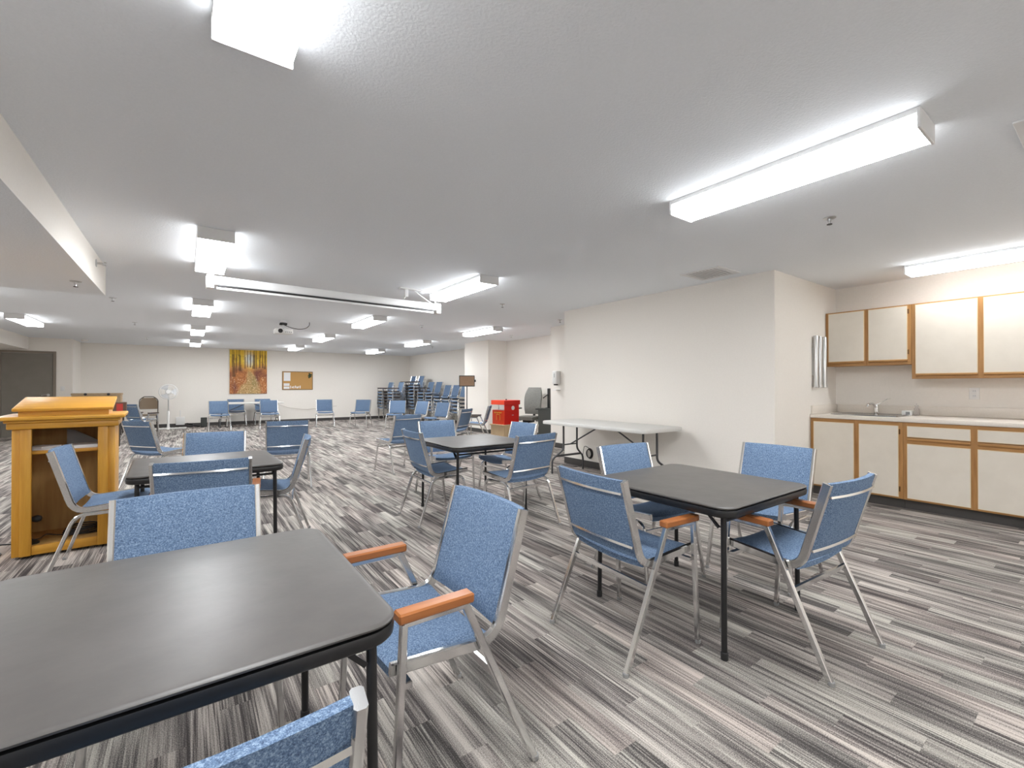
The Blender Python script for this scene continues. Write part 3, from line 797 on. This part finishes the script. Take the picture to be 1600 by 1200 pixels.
# ------------------------------------------------------------------ things behind the lectern
tb = thing('wood_table', 'brown wooden table behind the lectern at the back wall', 'table', (-1.95, 15.2, 0))
part('tabletop', MB().box(-.95, .65, -.35, .35, .70, .735, .004, 1), CARD, tb)
for sx in (-.9, .6):
    for sy in (-.3, .3): part('leg', MB().box(sx - .02, sx + .02, sy - .02, sy + .02, 0, .70), BRNM, tb)
bx = thing('cardboard_box', 'long brown cardboard box on the table behind the lectern', 'box', (-1.80, 15.15, .7355))
part('body', MB().box(-.45, .45, -.2, .2, 0, .27, .004, 1), CARD, bx)
part('lid', MB().box(-.46, .46, -.21, .21, .27, .32, .004, 1), CARD, bx)
for x in (-.2, .22): part('clasp', MB().lathe([(.03, 0), (.03, -.02), (.0001, -.025)], 12, x, -.21, .295, 'y'), BLACKP, bx, 40)
sh = thing('red_book', 'red covered book on a small stand right of the lectern top', 'book', (-1.16, 12.2, 0))
part('stand_leg', MB().box(-.05, .05, -.05, .05, 0, .62, .004, 1), BRNM, sh)
part('stand_top', MB().box(-.17, .17, -.12, .12, .62, .64, .004, 1), BRNM, sh)
part('cover', MB().box(-.15, .15, -.09, .09, .641, .90, .006, 1), mat('brown_cover', (.10, .05, .03), .6), sh)
part('spine_label', MB().box(.0, .10, -.093, -.0905, .66, .87), mat('red_cover', (.42, .03, .02), .6), sh)
fc2 = thing('folding_chair', 'brown metal folding chair against the back wall beside the fan', 'chair', (-.85, 15.7, 0), R(180))
for s in (-1, 1):
    part('frame_tube', MB().tube(fillet([(s * .20, .24, .002), (s * .20, -.10, .46), (s * .20, -.19, .86), (s * .10, -.20, .94)], .09), .012, 8), BRNM, fc2, 50)
    part('rear_leg', MB().tube([(s * .18, -.26, .002), (s * .18, .14, .43)], .011, 8), BRNM, fc2, 50)
part('top_tube', MB().tube([(-.10, -.20, .94), (.10, -.20, .94)], .012, 8), BRNM, fc2, 50)
part('seat', MB().box(-.19, .19, -.16, .22, .435, .465, .012, 3), TANV, fc2, 40)
def fcb(u, v, side):
    x = (u * 2 - 1) * .19; z = .60 + .31 * v
    w = 1 - .35 * max(0, v - .6) ** 2 / .16
    return (x * w, -.135 - .16 * v * .45 - .02 * (1 - (x / .19) ** 2) + (0.012 if side == 0 else -.012), z)
part('backrest', MB().shell(fcb, 8, 6), TANV, fc2, 50)
fn = thing('pedestal_fan', 'white pedestal fan standing against the back wall', 'fan', (-.43, 16.2, 0), 0)
m = MB(); m.box(-.42, .42, -.03, .03, .0, .035, .008, 2); m.box(-.03, .03, -.30, .30, .001, .034, .008, 2)
part('cross_base', m, WHITEP, fn, 40)
part('lower_pole', MB().lathe([(.05, .035), (.034, .06), (.030, .12), (.030, .50), (.02, .52)], 14), WHITEP, fn, 40)
part('upper_pole', MB().lathe([(.013, .50), (.013, .98)], 10), STEEL, fn, 40)
part('motor_housing', MB().lathe([(.0001, .18), (.05, .17), (.07, .10), (.075, .0), (.06, -.02)], 18, 0, -.02, 1.07, 'y'), WHITEP, fn, 40)
part('neck', MB().lathe([(.018, .93), (.024, 1.0), (.02, 1.06)], 12), WHITEP, fn, 40)
m = MB(); cz, cy = 1.07, -.08
for r, y in ((.215, 0), (.205, -.035), (.205, .04), (.14, -.055), (.07, -.06)):
    m.tube([(r * math.cos(2 * math.pi * i / 28), cy + y, cz + r * math.sin(2 * math.pi * i / 28)) for i in range(28)], .004 if r < .21 else .009, 5, True)
for i in range(40):
    a = 2 * math.pi * i / 40; ca, sa = math.cos(a), math.sin(a)
    m.tube([(.05 * ca, cy - .06, cz + .05 * sa), (.14 * ca, cy - .055, cz + .14 * sa), (.205 * ca, cy - .035, cz + .205 * sa), (.214 * ca, cy, cz + .214 * sa), (.19 * ca, cy + .06, cz + .19 * sa), (.07 * ca, cy + .08, cz + .07 * sa)], .0022, 4)
part('guard', m, WHITEP, fn)
part('guard_badge', MB().lathe([(.0001, -.012), (.055, -.008), (.06, .0)], 20, 0, cy - .058, cz, 'y'), WHITEP, fn, 40)
for k in range(3):
    def blade(u, v, side):
        r = .03 + .16 * u; a = R(120 * k) + R(55) * (v - .5) * (.6 + .6 * u)
        return (r * math.cos(a), cy + .03 * (v - .5) + (.002 if side else 0), cz + r * math.sin(a))
    part('blade', MB().shell(blade, 5, 5), mat('fan_blade%d' % k, (.72, .74, .76), .3), fn, 60)

# wall switch, picture, cork board
ws = thing('light_switch', 'white light switch beside the grey door', 'switch', (-2.55, YD, 1.17))
part('plate', MB().box(-.038, .038, -.006, 0, -.06, .06, .003, 2), WHITEP, ws, 40)
part('toggle', MB().box(-.008, .008, -.014, -.006, -.014, .014, .002, 1), WHITEM, ws)

def picture():
    x0, x1, z0, z1 = 1.103, 2.155, .985, 2.40
    t = thing('forest_picture', 'large canvas print of an autumn forest path on the back wall', 'picture', ((x0 + x1) / 2, YF, (z0 + z1) / 2))
    w, h = x1 - x0, z1 - z0
    part('canvas_frame', MB().box(-w / 2, w / 2, -.036, -.001, -h / 2, h / 2, .002, 1), mat('canvas_edge', (.45, .30, .10), .8), t)
    nu, nv = 72, 96
    me = bpy.data.meshes.new('print'); rnd = random.Random(3)
    vs = [(-w / 2 + w * i / nu, -.0364, -h / 2 + h * j / nv) for j in range(nv + 1) for i in range(nu + 1)]
    fs = [(j * (nu + 1) + i, j * (nu + 1) + i + 1, (j + 1) * (nu + 1) + i + 1, (j + 1) * (nu + 1) + i) for j in range(nv) for i in range(nu)]
    me.from_pydata(vs, [], fs)
    ca = me.color_attributes.new('print_colour', 'FLOAT_COLOR', 'CORNER')
    def lerp(a, b, q): return tuple(p + (s - p) * max(0, min(1, q)) for p, s in zip(a, b))
    trunks = [(.10, .030, .42), (.17, .014, .50), (.27, .026, .55), (.40, .012, .60), (.47, .010, .63), (.545, .016, .63), (.64, .030, .60), (.71, .012, .6), (.80, .018, .62), (.88, .016, .62), (.95, .022, .60)]
    smooth = {}
    def vn(x, y, sd):
        xi, yi = math.floor(x), math.floor(y)
        def g(a, b):
            if (a, b, sd) not in smooth: smooth[(a, b, sd)] = rnd.random()
            return smooth[(a, b, sd)]
        fx_, fy_ = x - xi, y - yi
        return (g(xi, yi) * (1 - fx_) + g(xi + 1, yi) * fx_) * (1 - fy_) + (g(xi, yi + 1) * (1 - fx_) + g(xi + 1, yi + 1) * fx_) * fy_
    k = 0
    for j in range(nv):
        for i in range(nu):
            u, v = (i + .5) / nu, (j + .5) / nv
            n1, n2 = vn(u * 14, v * 16, 1), vn(u * 34, v * 40, 2)
            hz = .60 + .035 * math.sin(u * 9) + .03 * (vn(u * 9, 3, 5) - .5)
            n3 = vn(u * 7, v * 7, 3); n4 = vn(u * 60, v * 70, 4)
            if v > hz:
                c = lerp((.62, .30, .02), (.92, .66, .07), .25 + .9 * n1)
                gl = max(0, 1 - abs(u - .52) / .16) * max(0, 1 - abs(v - .80) / .26)
                c = lerp(c, (.82, .88, .86), gl * 1.5)
                c = lerp(c, (.40, .19, .02), max(0, n2 - .6) * 1.5)
                c = lerp(c, (.60, .24, .05), max(0, 1 - (v - hz) / .10) * .75)
            else:
                c = lerp((.20, .05, .02), (.66, .26, .07), .15 + .8 * n4)
                c = lerp(c, (.13, .035, .035), max(0, .62 - n3) * 1.9 if abs(u - .5) > .14 else 0)
                q = (hz - v) / hz
                pc = .48 + .10 * math.sin(q * 3.0) + .05 * (n1 - .5); pw = .05 + .30 * q + .08 * (n3 - .5)
                e = max(0, min(1, (pw - abs(u - pc)) / .07))
                c = lerp(c, lerp((.30, .20, .06), (.72, .50, .24), n4), .8 * e)
                ev = max(0, 1 - abs(u - pc - .05) / .10) * max(0, min(1, q * 2.2))
                c = lerp(c, (.24, .22, .07), .6 * ev * n2 * 1.5)
                if q > .35: c = lerp(c, (.85, .72, .50), max(0, n4 - .70) * 2.4)
                c = lerp(c, (.78, .42, .12), max(0, 1 - q / .16) * .6)
            for tu, tw, tb_ in trunks:
                lean = .05 * math.sin(tu * 40) * (v - .6)
                if v > tb_ - .03 and abs(u - tu - lean) < tw * (1.25 - .6 * (v - .6)): c = lerp(c, (.10, .045, .015), .75)
            if v > .90: c = lerp(c, (.80, .48, .03), .75 * n1)
            for _ in range(4): ca.data[k].color = (*c, 1); k += 1
    m = mat('forest_print', (1, 1, 1), .6)
    at_ = N(m, 'ShaderNodeVertexColor', layer_name='print_colour'); L(m, at_.outputs[0], bsdf(m).inputs['Base Color'])
    me.materials.append(m); link('print', me, t)
picture()

cbx0, cbx1, cbz0, cbz1 = 2.614, 3.588, 1.105, 1.74
cb = thing('cork_board', 'framed cork notice board on the back wall', 'notice board', ((cbx0 + cbx1) / 2, YF, (cbz0 + cbz1) / 2))
w, h = cbx1 - cbx0, cbz1 - cbz0
part('cork', MB().box(-w / 2 + .02, w / 2 - .02, -.012, -.001, -h / 2 + .02, h / 2 - .02), CORK, cb)
fm = mat('board_frame', (.25, .16, .08), .5)
for a in ((-w / 2, w / 2, h / 2 - .025, h / 2), (-w / 2, w / 2, -h / 2, -h / 2 + .025), (-w / 2, -w / 2 + .025, -h / 2 + .025, h / 2 - .025), (w / 2 - .025, w / 2, -h / 2 + .025, h / 2 - .025)):
    part('frame_bar', MB().box(a[0], a[1], -.018, -.0005, a[2], a[3], .003, 1), fm, cb)
def pinned(label, x0, x1, z0, z1):
    o = single('notice', MB().box(-(x1 - x0) / 2, (x1 - x0) / 2, -.0008, 0, -(z1 - z0) / 2, (z1 - z0) / 2), PAPER, label, 'notice', ((x0 + x1) / 2, YF - .0125, (z0 + z1) / 2), 0, None, 'notices on the cork board')
bx0, bz1 = cbx0, cbz1
pinned('large white sheet pinned at the top left of the cork board', bx0 + .05, bx0 + .26, bz1 - .33, bz1 - .04)
pinned('small white slip below the large sheet on the cork board', bx0 + .05, bx0 + .23, bz1 - .50, bz1 - .41)
pinned('lowest white slip at the bottom left of the cork board', bx0 + .05, bx0 + .23, bz1 - .60, bz1 - .52)
m = MB()
for k, ww in enumerate((.03, .045, .03, .04, .05, .03, .035)):
    x = .25 + k * .05; m.box(bx0 + x, bx0 + x + ww * .8, YF - .0145, YF - .0122, bz1 - .585 + .01 * (k % 2), bz1 - .49 - .015 * ((k * 2) % 3))
single('paper_letters', m, PAPER, 'row of white paper cut-outs along the bottom of the cork board', 'notice')
m = MB()
for k in range(9):
    a = k * 2.4; r = .035 * (k ** .5) / 2; m.lathe([(.028, 0), (.020, -.012), (.0001, -.014)], 8, cbx1 - .10 + r * math.cos(a), YF - .013, cbz1 - .14 + 1.6 * r * math.sin(a), 'y')
single('leaf_badge', m, mat('dark_green', (.03, .05, .02), .7), 'dark green rosette pinned at the top right of the cork board', 'decoration')

# cables, boxes below the back wall
def sbox(nm, x, y, z, sx, sy, sz, m, label, cat): return single(nm, MB().box(-sx / 2, sx / 2, -sy / 2, sy / 2, 0, sz, .006, 2), m, label, cat, (x, y, z), smooth=40)
s = thing('floor_speaker', 'small black speaker box on the floor left of the far white table', 'speaker', (.42, 16.55, 0))
part('cabinet', MB().box(-.08, .08, -.08, .08, 0, .28, .006, 2), BLACKP, s, 40)
part('grille', MB().box(-.065, .065, -.084, -.0805, .02, .26), DGREY, s)
cable('tangle of black cables on the floor by the back wall', [(.32, 16.6, .01), (.15, 16.45, .05), (.0, 16.6, .02), (-.1, 16.4, .10), (.1, 16.3, .02), (.2, 16.5, .08), (-.05, 16.7, .12), (.25, 16.65, .03)], .018, BLACKP)
s = thing('power_adapter', 'white outlet box with cord low on the back wall', 'outlet', (-.16, YF, 0))
part('plate', MB().box(-.11, .11, -.05, -.001, .06, .30, .006, 2), WHITEP, s, 40)
part('cord', MB().tube([(0, -.03, .30), (.0, -.02, .5)], .012, 6), WHITEP, s, 40)
cable('thin cable sagging along the back wall right of the far white table', [(2.5, 16.9, .62), (2.8, 16.9, .50), (3.3, 16.9, .42), (3.9, 16.9, .46), (4.4, 16.9, .52)], .006, mat('beige_cable', (.5, .44, .38), .6), 'wall_cable')

# ------------------------------------------------------------------ alcove: sign stand, red machine, office chair
s = thing('sign_stand', 'floor stand holding a small framed brown board near the pillar', 'sign stand', (5.98, 10.3, 0), R(-28))
part('base', MB().lathe([(.17, 0), (.17, .012), (.03, .02)], 24), GREYM, s, 40)
part('pole', MB().lathe([(.014, .015), (.014, 1.25)], 10), GREYM, s, 40)
hd = part('board', MB().box(-.19, .19, -.024, -.006, 1.235, 1.495, .003, 1, rot=Matrix.Rotation(R(-9), 3, 'X')), CORKB, s)
m = MB(); ro = Matrix.Rotation(R(-9), 3, 'X')
for a in ((-.205, .205, 1.49, 1.51), (-.205, .205, 1.22, 1.24), (-.205, -.188, 1.24, 1.49), (.188, .205, 1.24, 1.49)):
    m.box(a[0], a[1], -.03, -.002, a[2], a[3], rot=ro, piv=(0, -.015, 1.365))
part('frame', m, BLACKP, hd)
part('clip', MB().box(.205, .235, -.03, .0, 1.34, 1.40, .004, 1), BLACKP, s)

def redbox():
    x, y = 5.62, 8.02; rz = R(6)
    c = thing('wooden_crate', 'pale wooden box under the red machine', 'box', (x, y, 0), rz)
    part('body', MB().box(-.23, .23, -.22, .22, 0, .385, .003, 1), PINE, c)
    part('lid_board', MB().box(-.25, .25, -.24, .24, .3855, .41, .003, 1), PINE, c)
    part('corner_post', MB().box(.18, .235, -.235, -.2205, 0, .385), PINE, c)
    r = thing('red_machine', 'bright red game machine with a clear window on a wooden box', 'machine', (x + .01, y, .4105), rz)
    part('lower_body', MB().box(-.21, .21, -.20, .20, 0, .305, .004, 1), RED, r)
    part('front_panel', MB().box(-.2135, -.2105, -.195, .195, .005, .30), REDO, r)
    part('clear_drum', MB().lathe([(.16, .3055), (.16, .42)], 24), CLEAR, r, 40)
    part('side_panel', MB().box(-.205, .205, -.20, -.185, .3055, .42), RED, r)
    hole = part('side_window', MB().lathe([(.045, 0), (.045, -.004), (.0001, -.004)], 20, .03, -.2005, .35, 'y'), WHITEP, r, 40)
    part('roof', MB().box(-.235, .225, -.225, .215, .4205, .515, .006, 1), RED, r)
    part('roof_front', MB().box(-.239, -.2355, -.22, .21, .424, .511), REDO, r)
    part('knob', MB().lathe([(.014, .515), (.014, .54), (.0001, .545)], 12, -.03, -.05), BLACKP, r, 40)
    m = MB()
    for i in range(6): m.box(-.2155, -.2136, .10 - i * .042, .13 - i * .042, .235 + .008 * (i % 2), .262)
    part('lettering', m, YEL, r)
    m = MB(); m.box(-.2155, -.2136, -.05, .06, .205, .215); m.box(-.2155, -.2136, -.06, -.05, .09, .20); m.box(-.2155, -.2136, .05, .06, .09, .20)
    part('emblem', m, YEL, r)
    part('latch', MB().box(.0, .05, -.2035, -.2002, .19, .205), STEEL, r)
redbox()

oc = thing('office_chair', 'grey padded office chair with black arms in the alcove', 'chair', (6.36, 8.15, 0), R(112))
m = MB()
for k in range(5):
    a = R(72 * k); m.tube([(0, 0, .12), (.28 * math.cos(a), .28 * math.sin(a), .075)], .022, 8)
part('star_base', m, BLACKP, oc, 50)
for k in range(5):
    a = R(72 * k); part('caster', MB().lathe([(.026, -.02), (.030, -.014), (.030, .014), (.026, .02)], 12, .28 * math.cos(a), .28 * math.sin(a), .0305, 'x'), BLACKP, oc, 40)
part('gas_lift', MB().lathe([(.03, .10), (.03, .30), (.018, .30), (.018, .42)], 12), BLACKM, oc, 40)
part('mechanism', MB().box(-.10, .10, -.12, .10, .40, .455, .01, 2), BLACKP, oc, 40)
def ocs(u, v, side):
    x = (u * 2 - 1); y = (v * 2 - 1)
    k = math.sqrt(max(0, 1 - (x * x * x * x + y * y * y * y) * .45))
    return (x * .25 * (1 - .12 * y * y), y * .24 * (1 - .08 * x * x), .505 + (.045 * k if side == 0 else -.045))
part('seat', MB().shell(ocs, 10, 10), LEATH, oc, 60)
def ocb(u, v, side):
    x = (u * 2 - 1); z = .58 + .62 * v
    wd = .225 * (1 - .30 * max(0, v - .55) ** 2 / .2 - .12 * (1 - v) ** 2)
    y = -.22 - .10 * v + .03 * math.sin(v * math.pi) + .03 * x * x
    th = .05 * math.sqrt(max(0.05, 1 - .6 * x ** 4 - .6 * (2 * v - 1) ** 4))
    return (x * wd, y + (th if side == 0 else -.03), z)
part('backrest', MB().shell(ocb, 10, 14), LEATH, oc, 60)
part('back_bar', MB().rect(fillet([(0, -.05, .43), (0, -.25, .44), (0, -.30, .75)], .06), .06, .015), BLACKP, oc, 40)
for s in (-1, 1):
    part('arm_post', MB().rect(fillet([(s * .20, 0, .44), (s * .285, 0, .44), (s * .285, 0, .70)], .05), .045, .02, side=(0, 1, 0)), BLACKP, oc, 40)
    part('arm_pad', MB().box(s * .285 - .04, s * .285 + .04, -.13, .13, .70, .73, .012, 3), BLACKP, oc, 40)

c = thing('black_cabinet', 'low dark grey cabinet half hidden behind the wall pier', 'cabinet', (6.30, 7.22, 0))
part('body', MB().box(-.22, .30, -.24, .24, .03, .74, .004, 1), DGREY, c)
part('plinth', MB().box(-.20, .28, -.22, .22, 0, .03), BLACKP, c)
part('top', MB().box(-.23, .31, -.25, .25, .7402, .76, .003, 1), DGREY, c)
c = thing('folded_stand', 'slim folded black stand upright on the dark cabinet beside the wall pier', 'stand', (6.25, 7.30, .7602), R(30))
part('panel', MB().box(-.055, .055, -.02, .02, .012, .42, .006, 2), BLACKP, c, 40)
part('foot', MB().box(-.07, .07, -.06, .06, 0, .012, .004, 1), BLACKP, c)
part('arm', MB().tube([(-.05, 0, .30), (-.20, .06, .22)], .010, 6), BLACKP, c, 40)

# dispenser on the pier, cable coil under the folding table
ds = thing('sanitizer_dispenser', 'white hand sanitizer dispenser on the wall pier', 'dispenser', (X2, 6.72, 0))
part('housing', MB().box(-.11, -.001, -.065, .065, 1.27, 1.53, .018, 3), WHITEP, ds, 40)
part('nozzle', MB().box(-.095, -.04, -.035, .035, 1.245, 1.275, .004, 1), BLACKP, ds)
part('sight_window', MB().box(-.1115, -.109, -.008, .008, 1.40, 1.48), GREYP, ds)
part('drip_tray', MB().box(-.12, -.001, -.06, .06, 1.145, 1.16, .004, 1), WHITEP, ds)
m = MB()
for k in range(4):
    m.tube([(XB - .012 - .008 * k, 4.79 + (.062 - .004 * k) * math.cos(2 * math.pi * i / 22), .216 + (.075 - .005 * k) * math.sin(2 * math.pi * i / 22)) for i in range(22)], .006, 6, True)
m.tube(fillet([(XB - .015, 4.79, .29), (XB - .02, 4.90, .33), (XB - .02, 4.93, .18), (XB - .03, 4.95, .006), (XB - .15, 5.0, .006)], .05), .004, 6)
single('wall_cable_coil', m, BLACKP, 'coil of black cable hanging on the wall under the folding table', 'cable', smooth=60)
